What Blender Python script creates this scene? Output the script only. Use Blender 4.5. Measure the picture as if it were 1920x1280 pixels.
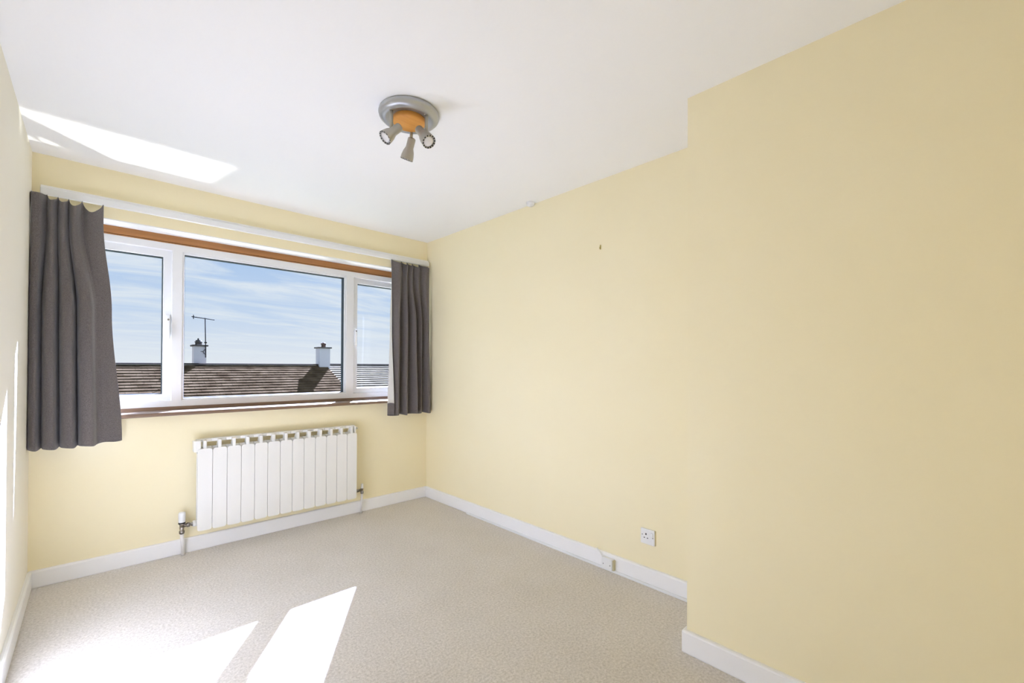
import bpy, bmesh, math, random
from mathutils import Vector, Matrix

for o in list(bpy.data.objects):
    bpy.data.objects.remove(o, do_unlink=True)
scene = bpy.context.scene
COL = scene.collection
rnd = random.Random(7)

# ------------------------------------------------------------------ camera
F_PX, CY_PX = 820.37, 681.36
YAW, PITCH, ROLL = 0.76167, 0.006644, 0.004133
CAM = Vector((-2.2808, -3.5645, 1.2287))


def cam_axes():
    cy, sy = math.cos(YAW), math.sin(YAW)
    f = Vector((sy, cy, 0)); r = Vector((cy, -sy, 0)); u = Vector((0, 0, 1))
    cp, sp = math.cos(PITCH), math.sin(PITCH)
    f2 = f * cp + u * sp; u2 = u * cp - f * sp
    cr, sr = math.cos(ROLL), math.sin(ROLL)
    return r * cr + u2 * sr, u2 * cr - r * sr, f2


r_, u_, f_ = cam_axes()
cd = bpy.data.cameras.new('camera')
cam = bpy.data.objects.new('camera', cd)
COL.objects.link(cam)
cd.sensor_fit = 'HORIZONTAL'; cd.sensor_width = 36
cd.lens = F_PX / 1920 * 36
cd.shift_y = (CY_PX - 640) / 1920
cd.clip_start = 0.02; cd.clip_end = 500
cam.matrix_world = Matrix(((r_.x, u_.x, -f_.x, CAM.x), (r_.y, u_.y, -f_.y, CAM.y),
                           (r_.z, u_.z, -f_.z, CAM.z), (0, 0, 0, 1)))
scene.camera = cam

# ------------------------------------------------------------------ view, sky, sun
vs = scene.view_settings
vs.view_transform = 'Standard'; vs.look = 'None'; vs.gamma = 1.0
vs.use_curve_mapping = False
vs.exposure = 0.0
scene.cycles.max_bounces = 12; scene.cycles.diffuse_bounces = 8     # white room: light bounces many times

world = bpy.data.worlds.new('sky'); scene.world = world
world.use_nodes = True
nt = world.node_tree; nt.nodes.clear()


def nd(t, typ, **kw):
    n = t.nodes.new(typ)
    for k, v in kw.items():
        setattr(n, k, v)
    return n


out = nd(nt, 'ShaderNodeOutputWorld'); bg = nd(nt, 'ShaderNodeBackground')
tc = nd(nt, 'ShaderNodeTexCoord'); sep = nd(nt, 'ShaderNodeSeparateXYZ')
nt.links.new(tc.outputs['Generated'], sep.inputs[0])
ramp = nd(nt, 'ShaderNodeValToRGB')
ramp.color_ramp.elements[0].position = 0.0
ramp.color_ramp.elements[0].color = (0.82, 0.85, 0.92, 1)
ramp.color_ramp.elements[1].position = 1.0
ramp.color_ramp.elements[1].color = (0.16, 0.30, 0.66, 1)
e = ramp.color_ramp.elements.new(0.10); e.color = (0.58, 0.70, 0.90, 1)
e = ramp.color_ramp.elements.new(0.26); e.color = (0.38, 0.56, 0.87, 1)
nt.links.new(sep.outputs['Z'], ramp.inputs['Fac'])
# cirrus: streaks on a flat cloud sheet far overhead
zz = nd(nt, 'ShaderNodeMath', operation='MAXIMUM'); zz.inputs[1].default_value = 0.0
za = nd(nt, 'ShaderNodeMath', operation='ADD'); za.inputs[1].default_value = 0.16
nt.links.new(sep.outputs['Z'], zz.inputs[0]); nt.links.new(zz.outputs[0], za.inputs[0])
dx = nd(nt, 'ShaderNodeMath', operation='DIVIDE'); dy = nd(nt, 'ShaderNodeMath', operation='DIVIDE')
nt.links.new(sep.outputs['X'], dx.inputs[0]); nt.links.new(za.outputs[0], dx.inputs[1])
nt.links.new(sep.outputs['Y'], dy.inputs[0]); nt.links.new(za.outputs[0], dy.inputs[1])
cmb = nd(nt, 'ShaderNodeCombineXYZ')
nt.links.new(dx.outputs[0], cmb.inputs[0]); nt.links.new(dy.outputs[0], cmb.inputs[1])
mp = nd(nt, 'ShaderNodeMapping'); mp.inputs['Rotation'].default_value = (0, 0, math.radians(38))
mp.inputs['Scale'].default_value = (0.55, 1.7, 1)
nt.links.new(cmb.outputs[0], mp.inputs[0])
ns = nd(nt, 'ShaderNodeTexNoise'); ns.inputs['Scale'].default_value = 2.1
ns.inputs['Detail'].default_value = 7; ns.inputs['Roughness'].default_value = 0.6
ns.inputs['Distortion'].default_value = 0.7
nt.links.new(mp.outputs[0], ns.inputs['Vector'])
cr = nd(nt, 'ShaderNodeValToRGB')
cr.color_ramp.elements[0].position = 0.42; cr.color_ramp.elements[0].color = (0, 0, 0, 1)
cr.color_ramp.elements[1].position = 0.62; cr.color_ramp.elements[1].color = (0.85, 0.85, 0.85, 1)
nt.links.new(ns.outputs['Fac'], cr.inputs['Fac'])
mx = nd(nt, 'ShaderNodeMixRGB'); mx.inputs[2].default_value = (0.80, 0.85, 0.93, 1)
nt.links.new(cr.outputs['Color'], mx.inputs[0]); nt.links.new(ramp.outputs['Color'], mx.inputs[1])
nt.links.new(mx.outputs[0], bg.inputs['Color']); bg.inputs['Strength'].default_value = 1.0
nt.links.new(bg.outputs[0], out.inputs['Surface'])

SUN = Vector((-0.69, -1.0, -0.807)).normalized()      # travel direction of the sunlight
sl = bpy.data.lights.new('sun', 'SUN'); sun = bpy.data.objects.new('sun', sl); COL.objects.link(sun)
sl.energy = 47; sl.angle = math.radians(0.53); sl.color = (0.93, 1.035, 1.55)
sun.rotation_euler = SUN.to_track_quat('-Z', 'Y').to_euler()
sun.location = (8, 12, 10)

# unseen lamps added below the window, standing in for reflected sunlight; no glass is built
GL = Vector((-1.06, -1.0, 1.67)).normalized()
gx = (Vector((1, 0, 0)) - GL * GL.x).normalized(); gy = gx.cross(GL).normalized()


def glint(name, cx, cyy, wx, wy, watts):
    al = bpy.data.lights.new(name, 'AREA'); go = bpy.data.objects.new(name, al); COL.objects.link(go)
    al.shape = 'RECTANGLE'; al.size = wx; al.size_y = wy; al.spread = math.radians(1)
    al.energy = watts; al.color = (1.0, 0.98, 0.96)
    p = Vector((cx, cyy, 2.4)) - GL * (2.6 / GL.z)
    z = -GL
    go.matrix_world = Matrix(((gx.x, gy.x, z.x, p.x), (gx.y, gy.y, z.y, p.y),
                              (gx.z, gy.z, z.z, p.z), (0, 0, 0, 1)))


# ------------------------------------------------------------------ helpers
def tag(o, label=None, cat=None, group=None, kind=None):
    if label: o['label'] = label
    if cat: o['category'] = cat
    if group: o['group'] = group
    if kind: o['kind'] = kind
    return o


def empty(name, loc, parent=None):
    o = bpy.data.objects.new(name, None); COL.objects.link(o); o.location = loc
    o.empty_display_size = 0.05
    if parent: o.parent = parent
    return o


class MB:
    """collects shapes in world coordinates, links them as one mesh object"""
    def __init__(s):
        s.bm = bmesh.new()

    def box(s, x0, x1, y0, y1, z0, z1, bevel=0, seg=2, mat=0):
        v = [s.bm.verts.new((x, y, z)) for z in (z0, z1) for y in (y0, y1) for x in (x0, x1)]
        fs = [s.bm.faces.new([v[i] for i in q]) for q in
              ((0, 2, 3, 1), (4, 5, 7, 6), (0, 1, 5, 4), (2, 6, 7, 3), (0, 4, 6, 2), (1, 3, 7, 5))]
        for f in fs: f.material_index = mat
        if bevel:
            es = list({e for f in fs for e in f.edges})
            bmesh.ops.bevel(s.bm, geom=es, offset=bevel, segments=seg, affect='EDGES', profile=0.5,
                            clamp_overlap=True)
        return s

    def ring(s, c, ax, rad, n, ph=0):
        ax = ax.normalized()
        t = Vector((0, 0, 1)) if abs(ax.z) < 0.9 else Vector((1, 0, 0))
        a = ax.cross(t).normalized(); b = ax.cross(a)
        return [s.bm.verts.new(c + (a * math.cos(2 * math.pi * i / n + ph) + b * math.sin(2 * math.pi * i / n + ph)) * rad)
                for i in range(n)]

    def lathe(s, c, ax, prof, n=32, cap=True, mats=None):
        """prof: list of (radius, distance along axis)"""
        c = Vector(c); ax = Vector(ax).normalized(); prev = None; first = None
        for k, (r, h) in enumerate(prof):
            ring = s.ring(c + ax * h, ax, max(r, 1e-5), n)
            if prev:
                for i in range(n):
                    f = s.bm.faces.new((prev[i], prev[(i + 1) % n], ring[(i + 1) % n], ring[i]))
                    f.smooth = True
                    if mats: f.material_index = mats(k, i)
            else:
                first = ring
            prev = ring
        if cap:
            s.bm.faces.new(list(reversed(first))); s.bm.faces.new(prev)
        return s

    def tube(s, a, b, r, n=16, r2=None):
        a = Vector(a); b = Vector(b)
        return s.lathe(a, b - a, [(r, 0), (r if r2 is None else r2, (b - a).length)], n)

    def path(s, pts, r, n=8):
        pts = [Vector(p) for p in pts]; prev = None
        for i, p in enumerate(pts):
            d = (pts[min(i + 1, len(pts) - 1)] - pts[max(i - 1, 0)])
            ring = s.ring(p, d, r, n)
            if prev:
                for k in range(n):
                    s.bm.faces.new((prev[k], prev[(k + 1) % n], ring[(k + 1) % n], ring[k])).smooth = True
            else:
                s.bm.faces.new(list(reversed(ring)))
            prev = ring
        s.bm.faces.new(prev)
        return s

    def prism(s, poly, y0, y1, bevel=0):
        """poly in (x, z), extruded along y"""
        a = [s.bm.verts.new((x, y0, z)) for x, z in poly]; b = [s.bm.verts.new((x, y1, z)) for x, z in poly]
        n = len(poly)
        f1 = s.bm.faces.new(a); s.bm.faces.new(list(reversed(b)))
        for i in range(n):
            s.bm.faces.new((a[i], b[i], b[(i + 1) % n], a[(i + 1) % n]))
        if bevel:
            bmesh.ops.bevel(s.bm, geom=list(f1.edges), offset=bevel, segments=2, affect='EDGES', profile=0.5)
        return s

    def build(s, name, mat, parent=None, origin=None, smooth=None):
        bmesh.ops.recalc_face_normals(s.bm, faces=s.bm.faces[:])
        me = bpy.data.meshes.new(name)
        if origin is not None:
            bmesh.ops.translate(s.bm, verts=s.bm.verts[:], vec=-Vector(origin))
        if smooth is not None:
            for f in s.bm.faces: f.smooth = smooth
        s.bm.to_mesh(me); s.bm.free()
        for m in (mat if isinstance(mat, (list, tuple)) else [mat]): me.materials.append(m)
        o = bpy.data.objects.new(name, me); COL.objects.link(o)
        if origin is not None: o.location = origin
        if parent:
            o.parent = parent
            w = parent
            off = Vector((0, 0, 0))
            while w:
                off += w.location; w = w.parent
            o.location = o.location - off
        return o


def rrect(x0, x1, z0, z1, r, n=5):
    p = []
    for cx, cz, a0 in ((x1 - r, z1 - r, 0), (x0 + r, z1 - r, 90), (x0 + r, z0 + r, 180), (x1 - r, z0 + r, 270)):
        for i in range(n + 1):
            a = math.radians(a0 + 90 * i / n); p.append((cx + r * math.cos(a), cz + r * math.sin(a)))
    return p


# ------------------------------------------------------------------ materials
def mat(name, col, rough=0.6, metal=0.0, spec=0.5, noise=None, bump=None, coat=0.0):
    """noise = (scale, second colour, detail); bump = (scale, strength)"""
    m = bpy.data.materials.new(name); m.use_nodes = True
    t = m.node_tree; b = t.nodes['Principled BSDF']
    b.inputs['Base Color'].default_value = (*col, 1); b.inputs['Roughness'].default_value = rough
    b.inputs['Metallic'].default_value = metal; b.inputs['Specular IOR Level'].default_value = spec
    b.inputs['Coat Weight'].default_value = coat; b.inputs['Coat Roughness'].default_value = 0.08
    tcn = nd(t, 'ShaderNodeTexCoord')
    if noise:
        n = nd(t, 'ShaderNodeTexNoise'); n.inputs['Scale'].default_value = noise[0]
        n.inputs['Detail'].default_value = noise[2] if len(noise) > 2 else 3
        t.links.new(tcn.outputs['Object'], n.inputs['Vector'])
        r = nd(t, 'ShaderNodeValToRGB')
        r.color_ramp.elements[0].position = 0.35; r.color_ramp.elements[1].position = 0.65
        r.color_ramp.elements[0].color = (*col, 1); r.color_ramp.elements[1].color = (*noise[1], 1)
        t.links.new(n.outputs['Fac'], r.inputs['Fac']); t.links.new(r.outputs['Color'], b.inputs['Base Color'])
    if bump:
        n = nd(t, 'ShaderNodeTexNoise'); n.inputs['Scale'].default_value = bump[0]; n.inputs['Detail'].default_value = 4
        t.links.new(tcn.outputs['Object'], n.inputs['Vector'])
        bp = nd(t, 'ShaderNodeBump'); bp.inputs['Strength'].default_value = bump[1]; bp.inputs['Distance'].default_value = 0.01
        t.links.new(n.outputs['Fac'], bp.inputs['Height']); t.links.new(bp.outputs[0], b.inputs['Normal'])
    return m


def wood(name, c1, c2, rough, axis=0, coat=0.0):
    m = mat(name, c1, rough, coat=coat)
    t = m.node_tree; b = t.nodes['Principled BSDF']
    tcn = nd(t, 'ShaderNodeTexCoord'); mpn = nd(t, 'ShaderNodeMapping')
    s = [38, 38, 38]; s[axis] = 1.6
    mpn.inputs['Scale'].default_value = s
    t.links.new(tcn.outputs['Object'], mpn.inputs[0])
    n = nd(t, 'ShaderNodeTexNoise'); n.inputs['Scale'].default_value = 1.0; n.inputs['Detail'].default_value = 6
    t.links.new(mpn.outputs[0], n.inputs['Vector'])
    r = nd(t, 'ShaderNodeValToRGB')
    r.color_ramp.elements[0].position = 0.3; r.color_ramp.elements[1].position = 0.7
    r.color_ramp.elements[0].color = (*c1, 1); r.color_ramp.elements[1].color = (*c2, 1)
    t.links.new(n.outputs['Fac'], r.inputs['Fac']); t.links.new(r.outputs['Color'], b.inputs['Base Color'])
    return m


M = {}
YEL = (0.915, 0.825, 0.565); YEL2 = (0.92, 0.835, 0.585)
M['yellow'] = mat('yellow_wall_paint', YEL, 0.75, spec=0.25, noise=(1.6, YEL2, 4), bump=(55, 0.04))
M['cream'] = mat('washed_out_wall_paint', (0.90, 0.855, 0.73), 0.75, spec=0.25, noise=(1.6, (0.905, 0.865, 0.75), 4), bump=(55, 0.04))  # yellow wall paint made paler; this wall's washed-out brightness is in the colour
M['ceiling'] = mat('white_ceiling_paint', (0.92, 0.92, 0.92), 0.85, spec=0.2, noise=(1.2, (0.925, 0.925, 0.925)), bump=(40, 0.05))
M['white_gloss'] = mat('white_gloss_paint', (0.90, 0.90, 0.91), 0.28, spec=0.5, bump=(30, 0.02))
M['upvc'] = mat('white_upvc', (0.76, 0.765, 0.77), 0.3)
M['soffit'] = mat('white_reveal_paint', (0.85, 0.85, 0.84), 0.6, spec=0.3)
M['head_wood'] = wood('varnished_head_wood', (0.30, 0.125, 0.035), (0.42, 0.19, 0.06), 0.35)
M['sill_wood'] = wood('varnished_sill_wood', (0.17, 0.098, 0.055), (0.22, 0.13, 0.075), 0.42, coat=1.0)
M['sill_wood'].node_tree.nodes['Principled BSDF'].inputs['Coat Roughness'].default_value = 0.38
M['gasket'] = mat('black_gasket', (0.012, 0.025, 0.032), 0.5)
M['radiator'] = mat('cream_enamel', (0.82, 0.81, 0.77), 0.3)
M['chrome'] = mat('worn_chrome', (0.42, 0.39, 0.36), 0.3, metal=1.0, noise=(60, (0.2, 0.18, 0.16)))
M['white_plastic'] = mat('white_plastic', (0.83, 0.84, 0.85), 0.35)
M['old_plastic'] = mat('yellowed_plastic', (0.62, 0.56, 0.36), 0.45)
M['dark'] = mat('dark_plastic', (0.012, 0.012, 0.014), 0.5)
M['pipe'] = mat('white_painted_pipe', (0.82, 0.8, 0.79), 0.35)
M['grey_metal'] = mat('satin_grey_metal', (0.48, 0.49, 0.50), 0.36, metal=0.75)
M['spot_metal'] = mat('satin_spot_metal', (0.45, 0.43, 0.38), 0.4, metal=0.7)
M['lamp_wood'] = wood('beech_lamp_disc', (0.62, 0.27, 0.045), (0.72, 0.34, 0.07), 0.4)
M['lens'] = mat('frosted_lamp_glass', (0.78, 0.76, 0.75), 0.25)
M['brass'] = mat('brass', (0.55, 0.45, 0.15), 0.4, metal=0.6)
M['render_white'] = mat('white_chimney_render', (0.62, 0.63, 0.68), 0.9, bump=(20, 0.2))
M['cement'] = mat('grey_cement', (0.10, 0.095, 0.09), 0.9, noise=(8, (0.06, 0.06, 0.06)))
M['pot'] = mat('terracotta_pot', (0.16, 0.075, 0.055), 0.85, noise=(10, (0.07, 0.045, 0.04)))
M['aerial'] = mat('grey_aerial_metal', (0.02, 0.025, 0.035), 0.8, spec=0.05)
M['house_wall'] = mat('white_house_render', (0.6, 0.58, 0.55), 0.9, noise=(3, (0.55, 0.53, 0.5)))
M['ground'] = mat('garden_grass', (0.035, 0.06, 0.02), 0.95, noise=(2, (0.06, 0.075, 0.03)))
M['ridge'] = mat('dark_ridge_tile', (0.03, 0.027, 0.026), 0.9, spec=0.0, noise=(3, (0.045, 0.04, 0.038)))
M['tile_brown'] = mat('brown_roof_tile', (0.062, 0.043, 0.027), 0.9, spec=0.0, noise=(2.6, (0.125, 0.092, 0.06), 7))
M['tile_sun_bright'] = mat('sun_bright_roof_tile', (0.19, 0.17, 0.135), 0.9, spec=0.0, noise=(2.2, (0.25, 0.225, 0.18), 6))  # stronger sun and sheen on the farther roof put into a paler colour
M['under'] = mat('roof_underlay', (0.008, 0.007, 0.007), 0.95, spec=0.0)


def carpet():
    m = mat('beige_carpet', (0.43, 0.345, 0.245), 0.95, spec=0.1)
    t = m.node_tree; b = t.nodes['Principled BSDF']; tcn = nd(t, 'ShaderNodeTexCoord')
    def noise(sc, det, rough=0.5):
        n = nd(t, 'ShaderNodeTexNoise'); n.inputs['Scale'].default_value = sc; n.inputs['Detail'].default_value = det
        n.inputs['Roughness'].default_value = rough
        t.links.new(tcn.outputs['Object'], n.inputs['Vector']); return n
    a = noise(95, 3, 0.7); c = noise(2.2, 5, 0.6)
    r1 = nd(t, 'ShaderNodeValToRGB'); r1.color_ramp.elements[0].position = 0.3; r1.color_ramp.elements[1].position = 0.7
    r1.color_ramp.elements[0].color = (0.56, 0.52, 0.465, 1); r1.color_ramp.elements[1].color = (0.84, 0.795, 0.745, 1)
    r2 = nd(t, 'ShaderNodeValToRGB'); r2.color_ramp.elements[0].position = 0.35; r2.color_ramp.elements[1].position = 0.7
    r2.color_ramp.elements[0].color = (0.93, 0.92, 0.90, 1); r2.color_ramp.elements[1].color = (1.0, 1.0, 1.0, 1)
    t.links.new(a.outputs['Fac'], r1.inputs['Fac']); t.links.new(c.outputs['Fac'], r2.inputs['Fac'])
    mu = nd(t, 'ShaderNodeMixRGB', blend_type='MULTIPLY'); mu.inputs[0].default_value = 1
    t.links.new(r1.outputs[0], mu.inputs[1]); t.links.new(r2.outputs[0], mu.inputs[2])
    t.links.new(mu.outputs[0], b.inputs['Base Color'])
    b.inputs['Sheen Weight'].default_value = 0.2
    h = noise(140, 3, 0.7)
    bp = nd(t, 'ShaderNodeBump'); bp.inputs['Strength'].default_value = 0.35; bp.inputs['Distance'].default_value = 0.006
    t.links.new(h.outputs['Fac'], bp.inputs['Height']); t.links.new(bp.outputs[0], b.inputs['Normal'])
    return m


def fabric(name, c1, c2):
    m = mat(name, c1, 0.9, spec=0.15, noise=(260, c2, 2), bump=(320, 0.25))
    m.node_tree.nodes['Principled BSDF'].inputs['Sheen Weight'].default_value = 0.25
    return m


def glass():
    m = bpy.data.materials.new('window_glass'); m.use_nodes = True
    t = m.node_tree; t.nodes.clear()
    o = nd(t, 'ShaderNodeOutputMaterial'); mixn = nd(t, 'ShaderNodeMixShader')
    tr = nd(t, 'ShaderNodeBsdfTransparent'); tr.inputs[0].default_value = (0.97, 0.985, 0.98, 1)
    g = nd(t, 'ShaderNodeBsdfGlossy'); g.inputs['Roughness'].default_value = 0.02
    fr = nd(t, 'ShaderNodeLayerWeight'); fr.inputs[0].default_value = 0.5
    pw = nd(t, 'ShaderNodeMath', operation='POWER'); pw.inputs[1].default_value = 5
    ma = nd(t, 'ShaderNodeMath', operation='MULTIPLY_ADD'); ma.inputs[1].default_value = 0.6; ma.inputs[2].default_value = 0.012
    t.links.new(fr.outputs['Facing'], pw.inputs[0]); t.links.new(pw.outputs[0], ma.inputs[0])
    t.links.new(ma.outputs[0], mixn.inputs[0]); t.links.new(tr.outputs[0], mixn.inputs[1])
    t.links.new(g.outputs[0], mixn.inputs[2]); t.links.new(mixn.outputs[0], o.inputs[0])
    return m


M['carpet'] = carpet()
M['curtain'] = fabric('charcoal_curtain_weave', (0.120, 0.106, 0.102), (0.180, 0.160, 0.153))
M['lining'] = fabric('cream_curtain_lining', (0.62, 0.60, 0.54), (0.68, 0.66, 0.60))
M['glass'] = glass()

# ------------------------------------------------------------------ room shell
W = 2.5389; H = 2.4; L = -W
XP, YP = -0.4192, -2.7156            # projecting wall: face and outer corner
YN = -3.75                            # wall behind the camera
WT = 0.30                             # window wall thickness
OX0, OX1, OZ0, OZ1 = L + 0.03, -0.04, 0.905, 2.106
SK, ST = 0.0952, 0.018                # skirting height and thickness


def struct(o, label):
    return tag(o, label, None, None, 'structure')


m = MB(); m.box(L - 0.15, 0.15, YN - 0.15, WT, -0.15, 0)
struct(m.build('floor', M['carpet']), 'beige cut pile carpet covering the whole floor')
m = MB(); m.box(L - 0.15, 0.15, YN - 0.15, WT, H, H + 0.15)
struct(m.build('ceiling', M['ceiling']), 'plain white painted ceiling')
m = MB(); m.box(L - 0.15, L, YN - 0.15, WT, 0, H)
struct(m.build('wall_left', M['cream']), 'yellow wall coloured paler for the bright light on it, with slivers of sunlight beside the long curtain')
m = MB(); m.box(0, 0.15, YN - 0.15, WT, 0, H)
struct(m.build('wall_right', M['yellow']), 'pale yellow wall with the power socket')
m = MB(); m.box(L, 0, YN - 0.15, YN, 0, H)
struct(m.build('wall_near', M['yellow']), 'pale yellow wall facing the window')
m = MB(); m.box(XP, 0, YN, YP, 0, H, 0)
struct(m.build('wall_projection', M['yellow']), 'pale yellow projecting wall with a sharp outer corner')
m = MB()
m.box(L, OX0, 0, WT, 0, H); m.box(OX1, 0, 0, WT, 0, H)
m.box(OX0, OX1, 0, WT, 0, OZ0); m.box(OX0, OX1, 0, WT, OZ1, H)
struct(m.build('wall_far', M['yellow']), 'yellow wall with the wide window and the radiator')


def skirting(name, x0, x1, y0, y1, label):
    m = MB(); m.box(x0, x1, y0, y1, -0.002, SK, 0.008, 2)
    return struct(m.build(name, M['white_gloss']), label)


skirting('baseboard_far', L, 0, -ST, 0.01, 'white skirting board below the radiator')
skirting('baseboard_left', L - 0.01, L + ST, YN, -ST + 0.004, 'white skirting board along the sunlit side wall')
skirting('baseboard_right', -ST, 0.01, YP, -ST + 0.004, 'white skirting board behind the cable and junction box')
skirting('baseboard_projection', XP - ST, XP + 0.02, YN, YP + ST, 'white skirting board along the projecting wall')
skirting('baseboard_projection_end', XP - ST + 0.004, 0, YP, YP + ST - 0.001, 'short white skirting board round the corner of the projecting wall')

# reveal lining, wooden head and sill
m = MB(); m.box(OX0, OX1, 0.001, 0.15, OZ1 - 0.006, OZ1 + 0.002)
struct(m.build('trim_1', M['soffit']), 'white painted underside of the window head')
m = MB(); m.box(OX0, OX1, 0.142, 0.20, 2.055, OZ1 - 0.004, 0.003); m.box(OX0, OX1, 0.148, 0.20, 2.046, 2.053, 0.002)
struct(m.build('trim_2', M['head_wood']), 'orange brown varnished wooden strip above the window frame')
m = MB(); m.box(OX0 - 0.0, OX1, -0.055, 0.20, OZ0 - 0.0, 0.929, 0.006, 3)
struct(m.build('trim_3', M['sill_wood']), 'dark brown varnished wooden window sill')

m = MB(); m.box(OX0, OX1, 0.146, 0.20, 0.928, 0.950, 0.002)
struct(m.build('trim_4', M['sill_wood']), 'dark brown wooden strip between sill and window frame')

# ------------------------------------------------------------------ window
FX0, FX1, FZ0, FZ1 = OX0 + 0.001, OX1 - 0.001, 0.948, 2.048
FY0, FY1 = 0.15, 0.225
GZ0, GZ1 = 0.993, 1.997
MULL = [(-1.908, -1.850), (-0.714, -0.647)]
win = empty('window_1', (-1.28, 0.18, 0.93))
struct(win, 'wide white plastic window with a fixed centre pane and two side casements')
m = MB()
m.box(FX0, FX1, FY0, FY1, FZ0, 0.990, 0.003); m.box(FX0, FX1, FY0, FY1, 2.000, FZ1, 0.003)
m.box(FX0, FX0 + 0.05, FY0, FY1, 0.985, 2.005, 0.003); m.box(FX1 - 0.05, FX1, FY0, FY1, 0.985, 2.005, 0.003)
for a, b in MULL:
    m.box(a, b, FY0, FY1, 0.985, 2.005, 0.003)
m.build('frame', M['upvc'], win)


def frame_ring(m, x0, x1, z0, z1, y0, y1, w, bev=0.003):
    m.box(x0, x1, y0, y1, z0, z0 + w, bev); m.box(x0, x1, y0, y1, z1 - w, z1, bev)
    m.box(x0, x0 + w, y0, y1, z0 + w - 0.004, z1 - w + 0.004, bev)
    m.box(x1 - w, x1, y0, y1, z0 + w - 0.004, z1 - w + 0.004, bev)


def pane(parent, x0, x1, z0, z1, y):
    m = MB(); m.box(x0, x1, y, y + 0.006, z0, z1)
    m.build('pane', M['glass'], parent)


def gasket(parent, x0, x1, z0, z1, y0, y1):
    m = MB(); frame_ring(m, x0, x1, z0, z1, y0, y1, 0.007, 0)
    m.build('gasket', M['gasket'], parent)


# fixed centre light: bead, gasket, pane
m = MB(); frame_ring(m, -1.851, -0.713, 0.989, 2.001, 0.160, 0.20, 0.012)
bead = m.build('glazing_bead', M['upvc'], win)
gasket(bead, -1.842, -0.722, 0.998, 1.992, 0.180, 0.222)
pane(bead, -1.85, -0.714, 0.99, 2.0, 0.200)
for (x0, x1, hx) in ((FX0 + 0.045, -1.904, -1.928), (-0.651, FX1 - 0.045, -0.634)):
    m = MB(); frame_ring(m, x0, x1, 0.986, 2.004, 0.178, 0.24, 0.048)
    sash = m.build('sash', M['upvc'], win)
    gasket(sash, x0 + 0.044, x1 - 0.044, 1.030, 1.960, 0.192, 0.239)
    pane(sash, x0 + 0.046, x1 - 0.046, 1.032, 1.958, 0.210)
    m = MB(); m.box(hx - 0.014, hx + 0.014, 0.168, 0.18, 1.43, 1.57, 0.004)
    m.tube((hx, 0.172, 1.53), (hx, 0.142, 1.53), 0.010, 12)
    m.box(hx - 0.010, hx + 0.010, 0.128, 0.148, 1.40, 1.545, 0.005, 3)
    h = m.build('handle', M['white_plastic'], sash)
    m = MB(); m.tube((hx, 0.130, 1.532), (hx, 0.126, 1.532), 0.006, 12)
    m.build('lock_button', M['chrome'], h)

# ------------------------------------------------------------------ neighbouring houses
SLOPE = 0.43; YR = 15.0
CS = math.cos(math.atan(SLOPE)); SN = math.sin(math.atan(SLOPE))


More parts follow.
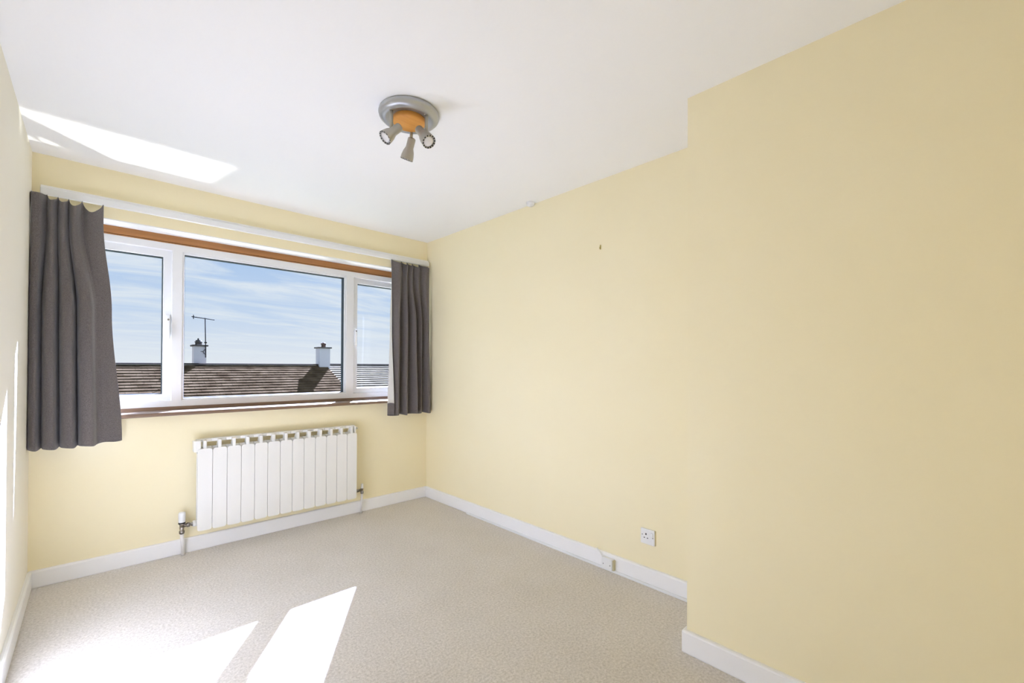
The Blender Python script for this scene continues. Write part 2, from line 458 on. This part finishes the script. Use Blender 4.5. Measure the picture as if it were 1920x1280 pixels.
def house(label, x0, x1, zr, tile_mat, yr, depth=4.4, chimneys=(), gauge=0.21, step=0.030, seedn=1):
    rr = random.Random(seedn)
    root = empty('house', ((x0 + x1) / 2, yr, -3.0)); tag(root, label, 'house')
    ze = zr - SLOPE * depth
    m = MB(); m.box(x0 + 0.15, x1 - 0.15, yr - depth + 0.35, yr + depth - 0.35, -3.0, ze + 0.02)
    m.build('wall', M['house_wall'], root)
    m = MB()
    p = [(yr - depth, ze - 0.05), (yr, zr - 0.05), (yr + depth, ze - 0.05)]
    a = [m.bm.verts.new((x0, y, z)) for y, z in p]; b = [m.bm.verts.new((x1, y, z)) for y, z in p]
    m.bm.faces.new(a); m.bm.faces.new(list(reversed(b)))
    for i in range(3):
        m.bm.faces.new((a[i], b[i], b[(i + 1) % 3], a[(i + 1) % 3]))
    deck = m.build('roof', M['under'], root)
    # overlapping rows of flat tiles, every tile a slab of its own
    for side in (-1, 1):
        m = MB(); n = int(depth / CS / gauge); wdt = 0.30
        for k in range(n):
            s1 = 0.06 + k * gauge; s0 = s1 + gauge + 0.03
            off = (k % 2) * wdt / 2
            x = x0 - off
            while x < x1:
                xa, xb = max(x, x0), min(x + wdt - 0.006, x1)
                x += wdt
                if xb - xa < 0.03: continue
                j = rr.uniform(-0.003, 0.003)
                vs_ = []
                for (s, h) in ((s0, step + j), (s1, 0.002), (s1, -0.02), (s0, -0.006)):
                    y = yr + side * (s * CS + h * SN); z = zr - 0.045 - s * SN + h * CS
                    vs_.append((m.bm.verts.new((xa, y, z)), m.bm.verts.new((xb, y, z))))
                for i in range(4):
                    q = (i + 1) % 4
                    m.bm.faces.new((vs_[i][0], vs_[i][1], vs_[q][1], vs_[q][0]))
                m.bm.faces.new([v[0] for v in vs_]); m.bm.faces.new([v[1] for v in reversed(vs_)])
        tag(m.build('roof_tiles', tile_mat, deck), kind='stuff')
    # ridge tiles
    me = None; x = x0
    while x < x1 - 0.05:
        w = min(0.45, x1 - x)
        if me is None:
            mm = MB(); pr = []
            for i in range(7):
                a_ = math.radians(180 * i / 6); pr.append((math.cos(a_) * 0.12, math.sin(a_) * 0.055 - 0.045))
            A = [mm.bm.verts.new((0.0, y, z)) for y, z in pr]; B = [mm.bm.verts.new((0.443, y, z)) for y, z in pr]
            for i in range(6): mm.bm.faces.new((A[i], B[i], B[i + 1], A[i + 1]))
            mm.bm.faces.new(A); mm.bm.faces.new(list(reversed(B))); mm.bm.faces.new((A[0], A[6], B[6], B[0]))
            t = mm.build('ridge_tile', M['ridge']); me = t.data
        else:
            t = bpy.data.objects.new('ridge_tile', me); COL.objects.link(t)
        t.parent = deck
        t.location = Vector((x, yr, zr))
        t.scale = (w / 0.45, 1, 1)
        x += w
    for (cx0, cx1, ztop, pot, cyo) in chimneys:
        yc = yr + cyo
        m = MB(); m.box(cx0, cx1, yc - 0.225, yc + 0.225, zr - 0.7, ztop)
        ch = m.build('chimney', M['render_white'], root)
        m = MB(); m.box(cx0 - 0.055, cx1 + 0.055, yc - 0.28, yc + 0.28, ztop - 0.005, ztop + 0.05, 0.008)
        m.build('chimney_cap', M['cement'], ch)
        c = ((cx0 + cx1) / 2 - (0.02 if pot == 'cowl' else -0.02), yc, ztop + 0.045)
        m = MB()
        if pot == 'cowl':
            m.lathe(c, (0, 0, 1), [(0.105, 0), (0.10, 0.09), (0.12, 0.10), (0.12, 0.125), (0.09, 0.13), (0.09, 0.175), (0.04, 0.18), (0.035, 0.24)], 16)
            m.build('chimney_pot', M['cement'], ch)
        else:
            m.lathe(c, (0, 0, 1), [(0.085, 0), (0.085, 0.10), (0.10, 0.12), (0.105, 0.155), (0.09, 0.165), (0.05, 0.20), (0.03, 0.205)], 16)
            m.build('chimney_pot', M['pot'], ch)
    return root


brown = house('brown tiled house roof with two white chimneys across the garden', -9.0, 4.70, 1.288, M['tile_brown'], YR,
      chimneys=((0.256, 0.615, 1.906, 'cowl', 0.6), (4.363, 4.782, 1.945, 'plain', 0.0)), seedn=3)
house('house roof beyond the brown gable edge, its tile colour paled for bright sun', 4.85, 16.0, 1.31, M['tile_sun_bright'], YR + 0.6, seedn=5, step=0.042)
m = MB(); m.box(-60, 60, WT + 0.01, 120, -3.2, -3.0)
struct(m.build('ground', M['ground']), 'grass between the houses')

AY = YR + 0.6 - 0.28                                   # in front of the further chimney
m = MB(); m.tube((0.59, AY, 1.50), (0.563, AY, 2.915), 0.016, 8); a = m.build('tv_aerial', M['aerial'], brown)
a['label'] = 'thin grey television aerial strapped to the chimney'
m = MB(); m.tube((0.166, AY, 2.935), (0.847, AY, 2.863), 0.014, 8); m.build('boom', M['aerial'], a)
for i in range(9):
    x = 0.218 + i * 0.074
    z = 2.935 - (x - 0.166) * 0.106
    ln = 0.16 - i * 0.008
    m = MB(); m.tube((x, AY - ln, z), (x, AY + ln, z), 0.006, 6); m.build('element', M['aerial'], a)
m = MB(); m.tube((0.223, AY, 2.855), (0.223, AY, 3.0), 0.014, 6); m.build('reflector', M['aerial'], a)
m = MB(); m.box(0.548, 0.62, AY - 0.02, AY + 0.03, 2.01, 2.06, 0.004); m.build('clamp', M['aerial'], a)
m = MB(); m.path([(0.45, AY + 0.058, 1.715), (0.51, AY + 0.03, 1.715), (0.585, AY, 1.81)], 0.010, 6)
m.path([(0.51, AY + 0.03, 1.715), (0.53, AY + 0.02, 1.665), (0.588, AY, 1.61)], 0.010, 6)
m.build('bracket', M['aerial'], a)

# ------------------------------------------------------------------ curtain rail
rail = empty('curtain_rail', (-1.25, -0.02, 2.17)); tag(rail, 'long white curtain rail fixed above the window', 'curtain rail')
m = MB(); m.box(-2.505, -0.006, -0.030, 0.002, 2.178, 2.222, 0.003); m.build('batten', M['white_gloss'], rail)
m = MB(); m.box(-2.505, -0.006, -0.046, -0.026, 2.166, 2.206, 0.004); m.build('track', M['white_plastic'], rail)


# ------------------------------------------------------------------ curtains
def catmull(P, n):
    o = []
    k = len(P) - 1
    for j in range(n + 1):
        t = j / n * k; i = min(int(t), k - 1); f = t - i
        p0, p1, p2, p3 = P[max(i - 1, 0)], P[i], P[i + 1], P[min(i + 2, k)]
        o.append(tuple(0.5 * (2 * p1[c] + (p2[c] - p0[c]) * f + (2 * p0[c] - 5 * p1[c] + 4 * p2[c] - p3[c]) * f * f
                              + (3 * p1[c] - p0[c] - 3 * p2[c] + p3[c]) * f ** 3) for c in range(len(p1))))
    return o


def curtain(name, label, plans, hooks, zbot_fn, nu=190, nv=48):
    """plans: list of (v, control points (x, y)), v=0 at the top, 1 at the hem; every plan has as many points"""
    xs = [catmull(p, nu) for _, p in plans]; vv = [v for v, _ in plans]

    def at(i, v):
        k = 0
        while k < len(vv) - 2 and v > vv[k + 1]: k += 1
        f = (v - vv[k]) / (vv[k + 1] - vv[k]); f = f * f * (3 - 2 * f)
        a_, b_ = xs[k][i], xs[k + 1][i]
        return a_[0] + (b_[0] - a_[0]) * f, a_[1] + (b_[1] - a_[1]) * f

    def ztop(i):
        u = i / nu
        z = 2.168
        for h0, h1, dip in hooks:
            if h0 <= u <= h1:
                t = (u - h0) / (h1 - h0)
                z -= dip * math.sin(math.pi * t) ** 0.8
        return z
    grid = []
    for i in range(nu + 1):
        zt = ztop(i); zb = zbot_fn(i / nu); row = []
        for j in range(nv + 1):
            v = (j / nv) ** 1.25
            x, y = at(i, v)
            row.append(Vector((x, y, zt + (zb - zt) * v)))
        grid.append(row)

    def sheet(nm, off, mt, parent, jmax=nv, j0=0):
        m = MB(); g = []
        for i in range(nu + 1):
            col = []
            for j in range(j0, jmax + 1):
                p = grid[i][j]
                a_ = grid[max(i - 1, 0)][j]; b_ = grid[min(i + 1, nu)][j]
                t = (b_ - a_); t.z = 0
                if t.length < 1e-6: t = Vector((1, 0, 0))
                n = Vector((t.y, -t.x, 0)).normalized()      # room side when u runs to +x
                col.append(m.bm.verts.new(p - n * off))
            g.append(col)
        for i in range(nu):
            for j in range(len(g[0]) - 1):
                f = m.bm.faces.new((g[i][j], g[i][j + 1], g[i + 1][j + 1], g[i + 1][j])); f.smooth = True
        return m.build(nm, mt, parent)
    c = grid[nu // 2][nv]
    root = empty(name, (c.x, c.y, c.z)); tag(root, label, 'curtain')
    f = sheet('fabric', 0, M['curtain'], root)
    md = f.modifiers.new('thickness', 'SOLIDIFY'); md.thickness = 0.0012; md.offset = 0
    ln = sheet('lining', 0.0018, M['lining'], root, nv - 3, 2)
    md = ln.modifiers.new('thickness', 'SOLIDIFY'); md.thickness = 0.0006; md.offset = 0
    hm = sheet('hem', 0.0018, M['curtain'], root, nv, nv - 3)
    md = hm.modifiers.new('thickness', 'SOLIDIFY'); md.thickness = 0.0008; md.offset = 0
    pts = sorted({h for h0, h1, _ in hooks for h in (h0, h1)})
    for h in pts:
        i = min(nu, max(0, round(h * nu))); p = grid[i][0]
        m = MB(); m.path([(p.x, p.y + 0.004, p.z - 0.035), (p.x, p.y + 0.004, p.z + 0.0), (p.x, (p.y - 0.035) / 2, p.z + 0.006), (p.x, -0.04, p.z + 0.004)], 0.0022, 6)
        m.build('curtain_hook', M['white_plastic'], root)
    return root


def fan(plan, k):
    return [(x, -0.078 + (y + 0.078) * k) for x, y in plan]


# left: plans as (x, y); fold crests come forward (more negative y)
X0 = L + 0.003


def plan(pts):
    return [(X0 + x, y) for x, y in pts]


top = plan([(0, -0.045), (0.004, -0.110), (0.035, -0.115), (0.058, -0.050), (0.070, -0.105), (0.085, -0.110), (0.100, -0.050), (0.112, -0.105),
            (0.128, -0.108), (0.142, -0.050), (0.155, -0.105), (0.175, -0.108), (0.196, -0.052), (0.222, -0.080), (0.252, -0.085), (0.286, -0.050)])
mid = plan([(0, -0.050), (0.002, -0.120), (0.028, -0.140), (0.043, -0.058), (0.056, -0.138), (0.092, -0.146), (0.108, -0.058), (0.122, -0.140),
            (0.164, -0.150), (0.178, -0.060), (0.192, -0.145), (0.236, -0.160), (0.254, -0.112), (0.276, -0.098), (0.302, -0.084), (0.326, -0.066)])
bot = plan([(0, -0.050), (0.002, -0.125), (0.030, -0.150), (0.046, -0.060), (0.060, -0.150), (0.100, -0.158), (0.115, -0.062), (0.129, -0.150),
            (0.172, -0.162), (0.187, -0.066), (0.201, -0.155), (0.248, -0.172), (0.268, -0.120), (0.298, -0.104), (0.338, -0.088), (0.376, -0.068)])
curtain('curtain', 'long grey curtain in the corner beside the sunlit wall, with sagging top pleats',
        [(0, fan(top, 1.2)), (0.085, fan(top, 0.62)), (0.45, mid), (1.0, bot)],
        [(0.0, 0.2, 0.02), (0.2, 0.4, 0.045), (0.4, 0.6, 0.045), (0.6, 0.8, 0.055), (0.8, 0.99, 0.065)],
        lambda u: 0.772 + 0.004 * math.sin(u * 31) + 0.022 * max(0, u - 0.6))
R0 = -0.405
top = [(R0 + 0.001, -0.060), (R0 + 0.004, -0.056), (R0 + 0.012, -0.056), (R0 + 0.07, -0.10), (R0 + 0.105, -0.05), (R0 + 0.135, -0.105), (R0 + 0.16, -0.052),
       (R0 + 0.19, -0.10), (R0 + 0.215, -0.05), (R0 + 0.255, -0.105), (R0 + 0.285, -0.05), (R0 + 0.33, -0.105), (R0 + 0.372, -0.085), (R0 + 0.380, -0.045)]
mid = [(R0 - 0.002, -0.082), (R0 - 0.008, -0.070), (R0 - 0.002, -0.06), (R0 + 0.045, -0.125), (R0 + 0.085, -0.06), (R0 + 0.125, -0.13), (R0 + 0.160, -0.058),
       (R0 + 0.205, -0.14), (R0 + 0.235, -0.055), (R0 + 0.275, -0.12), (R0 + 0.300, -0.06), (R0 + 0.335, -0.12), (R0 + 0.372, -0.09), (R0 + 0.382, -0.05)]
bot = [(R0 - 0.004, -0.135), (R0 - 0.024, -0.095), (R0 - 0.024, -0.060), (R0 + 0.035, -0.135), (R0 + 0.080, -0.065), (R0 + 0.115, -0.14), (R0 + 0.160, -0.07),
       (R0 + 0.215, -0.15), (R0 + 0.255, -0.06), (R0 + 0.285, -0.10), (R0 + 0.315, -0.065), (R0 + 0.350, -0.12), (R0 + 0.386, -0.10), (R0 + 0.394, -0.06)]
curtain('curtain', 'grey curtain in the corner beside the plain yellow wall, cream lining showing at its edge',
        [(0, fan(top, 1.2)), (0.085, fan(top, 0.62)), (0.40, mid), (1.0, bot)],
        [(0.0, 0.154, 0.008), (0.154, 0.308, 0.03), (0.308, 0.4615, 0.04), (0.4615, 0.615, 0.04), (0.615, 0.769, 0.045), (0.769, 1.0, 0.03)],
        lambda u: 0.800 + 0.005 * math.sin(u * 27))

# ------------------------------------------------------------------ radiator
RX0, NS, SW = -1.795, 13, 0.0820
RZ0, RZ1, RZT = 0.152, 0.684, 0.742
rad = empty('radiator', (RX0 + NS * SW / 2, -0.07, 0.15)); tag(rad, 'cream sectional panel radiator on the wall under the window', 'radiator')
proto = None
for i in range(NS):
    x = RX0 + i * SW
    if proto is None:
        m = MB()
        m.prism(rrect(x + 0.0012, x + SW - 0.0012, RZ0, RZ1, 0.014), -0.112, -0.104, 0.002)
        m.box(x + SW / 2 - 0.009, x + SW / 2 + 0.009, -0.105, -0.045, RZ0 + 0.015, RZ1 + 0.02)          # water way
        m.box(x + 0.004, x + SW - 0.004, -0.048, -0.040, RZ0 + 0.02, RZ1)                                # rear fin
        m.box(x + 0.0004, x + SW - 0.0004, -0.074, -0.036, RZT - 0.020, RZT, 0.003)                      # top rail
        m.box(x + SW / 2 - 0.010, x + SW / 2 + 0.010, -0.108, -0.060, RZ1 - 0.03, RZT - 0.006, 0.004)    # web
        m.tube((x + 0.0005, -0.066, RZ1 - 0.012), (x + SW - 0.0005, -0.066, RZ1 - 0.012), 0.021, 14)
        m.tube((x + 0.0005, -0.066, RZ0 + 0.045), (x + SW - 0.0005, -0.066, RZ0 + 0.045), 0.021, 14)
        proto = m.build('section', M['radiator'], rad)
    else:
        o = proto.copy(); COL.objects.link(o); o.location = proto.location + Vector((i * SW, 0, 0))
for s, xx in ((-1, RX0), (1, RX0 + NS * SW)):
    m = MB(); m.lathe((xx, -0.066, RZT - 0.026), (s, 0, 0), [(0.017, -0.002), (0.017, 0.006), (0.011, 0.008), (0.011, 0.02)], 6)
    m.build('end_plug', M['radiator'], rad)
    m = MB(); m.box(xx - 0.02, xx + 0.02, -0.1085, -0.050, RZ1 - 0.02, RZT - 0.004, 0.006) if s < 0 else m.box(xx - 0.018, xx - 0.002, -0.1, -0.05, RZ1 - 0.02, RZT - 0.004, 0.004)
    m.build('end_web', M['radiator'], rad)
# thermostatic valve
VX, VY, VZ = -1.868, -0.066, 0.197
m = MB(); m.lathe((RX0 + 0.001, VY, VZ), (-1, 0, 0), [(0.020, 0), (0.020, 0.014), (0.016, 0.018)], 14); m.build('end_bush', M['radiator'], rad)
m = MB(); m.lathe((RX0 - 0.014, VY, VZ), (-1, 0, 0), [(0.013, 0), (0.013, 0.010), (0.010, 0.011), (0.010, 0.016), (0.015, 0.017), (0.015, 0.032), (0.011, 0.034), (0.011, 0.062)], 12)
m.lathe((VX, VY, VZ - 0.052), (0, 0, 1), [(0.010, 0), (0.015, 0.004), (0.015, 0.020), (0.011, 0.022), (0.013, 0.045), (0.013, 0.060), (0.018, 0.064), (0.018, 0.070)], 12)
vb = m.build('valve_body', M['chrome'], rad)
m = MB(); m.lathe((VX, VY, VZ + 0.016), (0, 0, 1), [(0.019, 0), (0.019, 0.008)], 16); m.build('valve_collar', M['dark'], vb)
m = MB(); m.lathe((VX, VY, VZ + 0.022), (0, 0, 1), [(0.0175, 0), (0.019, 0.004), (0.0195, 0.055), (0.017, 0.064), (0.006, 0.067)], 20); m.build('valve_head', M['white_plastic'], vb)
m = MB(); m.tube((VX, VY, VZ - 0.048), (-1.858, -0.040, -0.004), 0.0105, 14); m.build('pipe', M['pipe'], rad)
# lockshield valve
VX2 = RX0 + NS * SW + 0.066
m = MB(); m.lathe((RX0 + NS * SW - 0.004, VY, VZ), (1, 0, 0), [(0.012, 0), (0.012, 0.012), (0.009, 0.014), (0.009, 0.022), (0.013, 0.023), (0.013, 0.038), (0.010, 0.040), (0.010, 0.075)], 12)
m.lathe((VX2, VY, VZ - 0.030), (0, 0, 1), [(0.010, 0), (0.013, 0.004), (0.013, 0.018), (0.010, 0.022), (0.011, 0.045)], 12)
vb = m.build('valve_body', M['chrome'], rad)
m = MB(); m.lathe((VX2, VY, VZ + 0.012), (0, 0, 1), [(0.010, 0), (0.011, 0.004), (0.009, 0.036), (0.005, 0.041)], 14); m.build('valve_cap', M['white_plastic'], vb)
m = MB(); m.tube((VX2, VY, VZ - 0.026), (VX2 + 0.006, -0.036, -0.004), 0.0085, 14); m.build('pipe', M['pipe'], rad)

# ------------------------------------------------------------------ ceiling spotlight
LC = Vector((-1.238, -1.775, 0)); R2 = Vector((r_.x, r_.y, 0)).normalized(); F2 = Vector((f_.x, f_.y, 0)).normalized()
lamp = empty('ceiling_spotlight', (LC.x, LC.y, H)); tag(lamp, 'three headed ceiling spotlight with grey round plate and orange wooden disc', 'ceiling light')


def lp(a_, b_, z):
    return LC + R2 * a_ + F2 * b_ + Vector((0, 0, z))


m = MB(); m.lathe((LC.x, LC.y, H + 0.002), (0, 0, -1), [(0.128, 0), (0.134, 0.006), (0.137, 0.016), (0.134, 0.027), (0.124, 0.037), (0.112, 0.041),
                                                (0.100, 0.040), (0.090, 0.035), (0.06, 0.034), (0.001, 0.034)], 56)
m.build('ceiling_plate', M['grey_metal'], lamp)
m = MB(); m.lathe((LC.x, LC.y, H - 0.030), (0, 0, -1), [(0.074, 0), (0.074, 0.018), (0.070, 0.023), (0.001, 0.024)], 48)
m.build('wooden_disc', M['lamp_wood'], lamp)
for (st, bk, ln) in (((-0.058, -0.085), (-0.016, -0.10, 2.279), (-0.070, -0.14, 2.209)),
                     ((0.089, -0.045), (0.057, -0.060, 2.291), (0.114, -0.11, 2.208)),
                     ((-0.010, 0.088), (-0.006, 0.090, 2.330), (-0.039, 0.118, 2.238))):
    b0 = lp(*bk); b1 = lp(*ln); ax = (b1 - b0).normalized(); le = (b1 - b0).length
    sx = lp(st[0], st[1], H - 0.03)
    joint = b0 + ax * 0.018
    sb = Vector((sx.x, sx.y, joint.z + 0.004))
    m = MB(); m.lathe(b0, ax, [(0.012, 0), (0.018, 0.004), (0.0185, 0.008), (0.0185, 0.046), (0.020, 0.050), (0.026, 0.066), (0.0295, 0.085), (0.030, le - 0.006), (0.0285, le)], 28, cap=False)
    m.bm.faces.new([v for v in m.ring(b0 + ax * 0.001, ax, 0.012, 12)])
    sp = m.build('spot_head', M['spot_metal'], lamp)
    m = MB(); m.lathe(b0 + ax * (le - 0.005), ax, [(0.0302, 0), (0.0308, 0.005), (0.0285, 0.007), (0.0235, 0.004)], 28, cap=False, mats=lambda k, i: 1 if (i % 2 == 0 and k > 1) else 0)
    m.build('slotted_rim', [M['spot_metal'], M['dark']], sp)
    m = MB(); m.lathe(b0 + ax * (le - 0.012), ax, [(0.024, 0), (0.024, 0.009), (0.016, 0.012), (0.001, 0.013)], 24); m.build('lamp_glass', M['lens'], sp)
    m = MB(); m.tube(sx, sb, 0.0075, 12); m.lathe(sx + Vector((0, 0, 0.004)), (0, 0, -1), [(0.012, 0), (0.012, 0.012), (0.008, 0.014)], 14)
    m.tube(sb, joint, 0.008, 10); m.lathe(sb - Vector((0, 0, 0.010)), (0, 0, 1), [(0.009, 0), (0.0105, 0.003), (0.0105, 0.017), (0.008, 0.02)], 12)
    m.build('stem', M['spot_metal'], lamp)

# ------------------------------------------------------------------ small fittings
m = MB(); m.lathe((-0.036, -1.395, H + 0.001), (0, 0, -1), [(0.030, 0), (0.030, 0.010), (0.027, 0.020), (0.018, 0.027), (0.001, 0.029)], 24)
o = m.build('ceiling_rose', M['white_plastic'], origin=(-0.036, -1.395, H)); tag(o, 'small round white dome on the ceiling above the plain wall', 'ceiling fitting')

sk = empty('power_socket', (0, -2.30, 0.268)); tag(sk, 'white single switched power socket low on the yellow wall', 'socket')
m = MB(); m.box(-0.011, 0.001, -2.343, -2.257, 0.225, 0.311, 0.003, 3); fp = m.build('face_plate', M['white_plastic'], sk)
m = MB(); m.box(-0.006, 0.001, -2.346, -2.340, 0.226, 0.310, 0.001); m.build('side_rim', M['old_plastic'], sk)
for (y, z, w, h) in ((-2.291, 0.282, 0.0035, 0.005), (-2.281, 0.261, 0.0035, 0.0025), (-2.301, 0.261, 0.0035, 0.0025), (-2.268, 0.276, 0.0022, 0.0022), (-2.333, 0.268, 0.0022, 0.0022)):
    m = MB(); m.box(-0.0118, -0.009, y - w, y + w, z - h, z + h); m.build('pin_slot', M['dark'], fp)
m = MB(); m.box(-0.0145, -0.010, -2.333, -2.319, 0.272, 0.296, 0.002); m.build('rocker_switch', M['white_plastic'], fp)

jb = empty('junction_box', (-ST, -2.05, 0.04)); tag(jb, 'small white junction box mounted on the skirting board', 'junction box')
m = MB(); m.box(-ST - 0.026, -ST + 0.001, -2.088, -2.012, 0.010, 0.078, 0.004, 3); bxo = m.build('box_cover', M['white_plastic'], jb)
m = MB(); m.box(-ST - 0.020, -ST + 0.001, -2.096, -2.084, 0.012, 0.072, 0.002); m.build('box_base', M['old_plastic'], jb)
for y in (-2.026, -2.074):
    m = MB(); m.tube((-ST - 0.0265, y, 0.040), (-ST - 0.0245, y, 0.040), 0.003, 10); m.build('screw', M['cement'], bxo)
m = MB(); m.path([(-0.006, -1.955, 0.1), (-0.018, -1.965, 0.102), (-0.024, -1.985, 0.094), (-0.030, -2.005, 0.078), (-0.034, -2.020, 0.066)], 0.0035, 8)
o = m.build('telephone_wire', M['white_plastic']); tag(o, 'short white wire curving over the skirting into the junction box', 'wire')
m = MB(); m.box(-ST - 0.014, -ST + 0.0005, YP + ST - 0.001, -0.66, -0.001, 0.013, 0.003, 2)
o = m.build('cable_trunking', M['white_plastic']); tag(o, 'thin white cable strip along the foot of the skirting', 'cable strip')
m = MB(); m.box(-0.004, 0.001, -1.974, -1.966, 1.962, 1.990, 0.001); m.path([(-0.003, -1.970, 1.982), (-0.012, -1.970, 1.972), (-0.012, -1.970, 1.965), (-0.004, -1.970, 1.962)], 0.0018, 6)
o = m.build('picture_hook', M['brass']); tag(o, 'tiny brass picture hook high on the plain wall', 'hook')

# the upward glint lamps, aimed at the patch on the ceiling and at the underside of the window head
for k in range(8):                                    # added lamp strips, stepped sideways to slant the patch's edge
    yc = -0.5425 + k * 0.075
    xr = -1.678 - 0.20 * (yc + 0.578)
    wx = (xr + 2.78) / 1.139
    glint('reflected_sun_lamp', (xr - 2.78) / 2, yc, wx, 0.0643, 2.3 * wx * 0.0643)
glint('reflected_sun_head_lamp', -1.05, -0.07, 1.30, 0.18, 0.4)  # added lamp strip that lights the underside of the window head
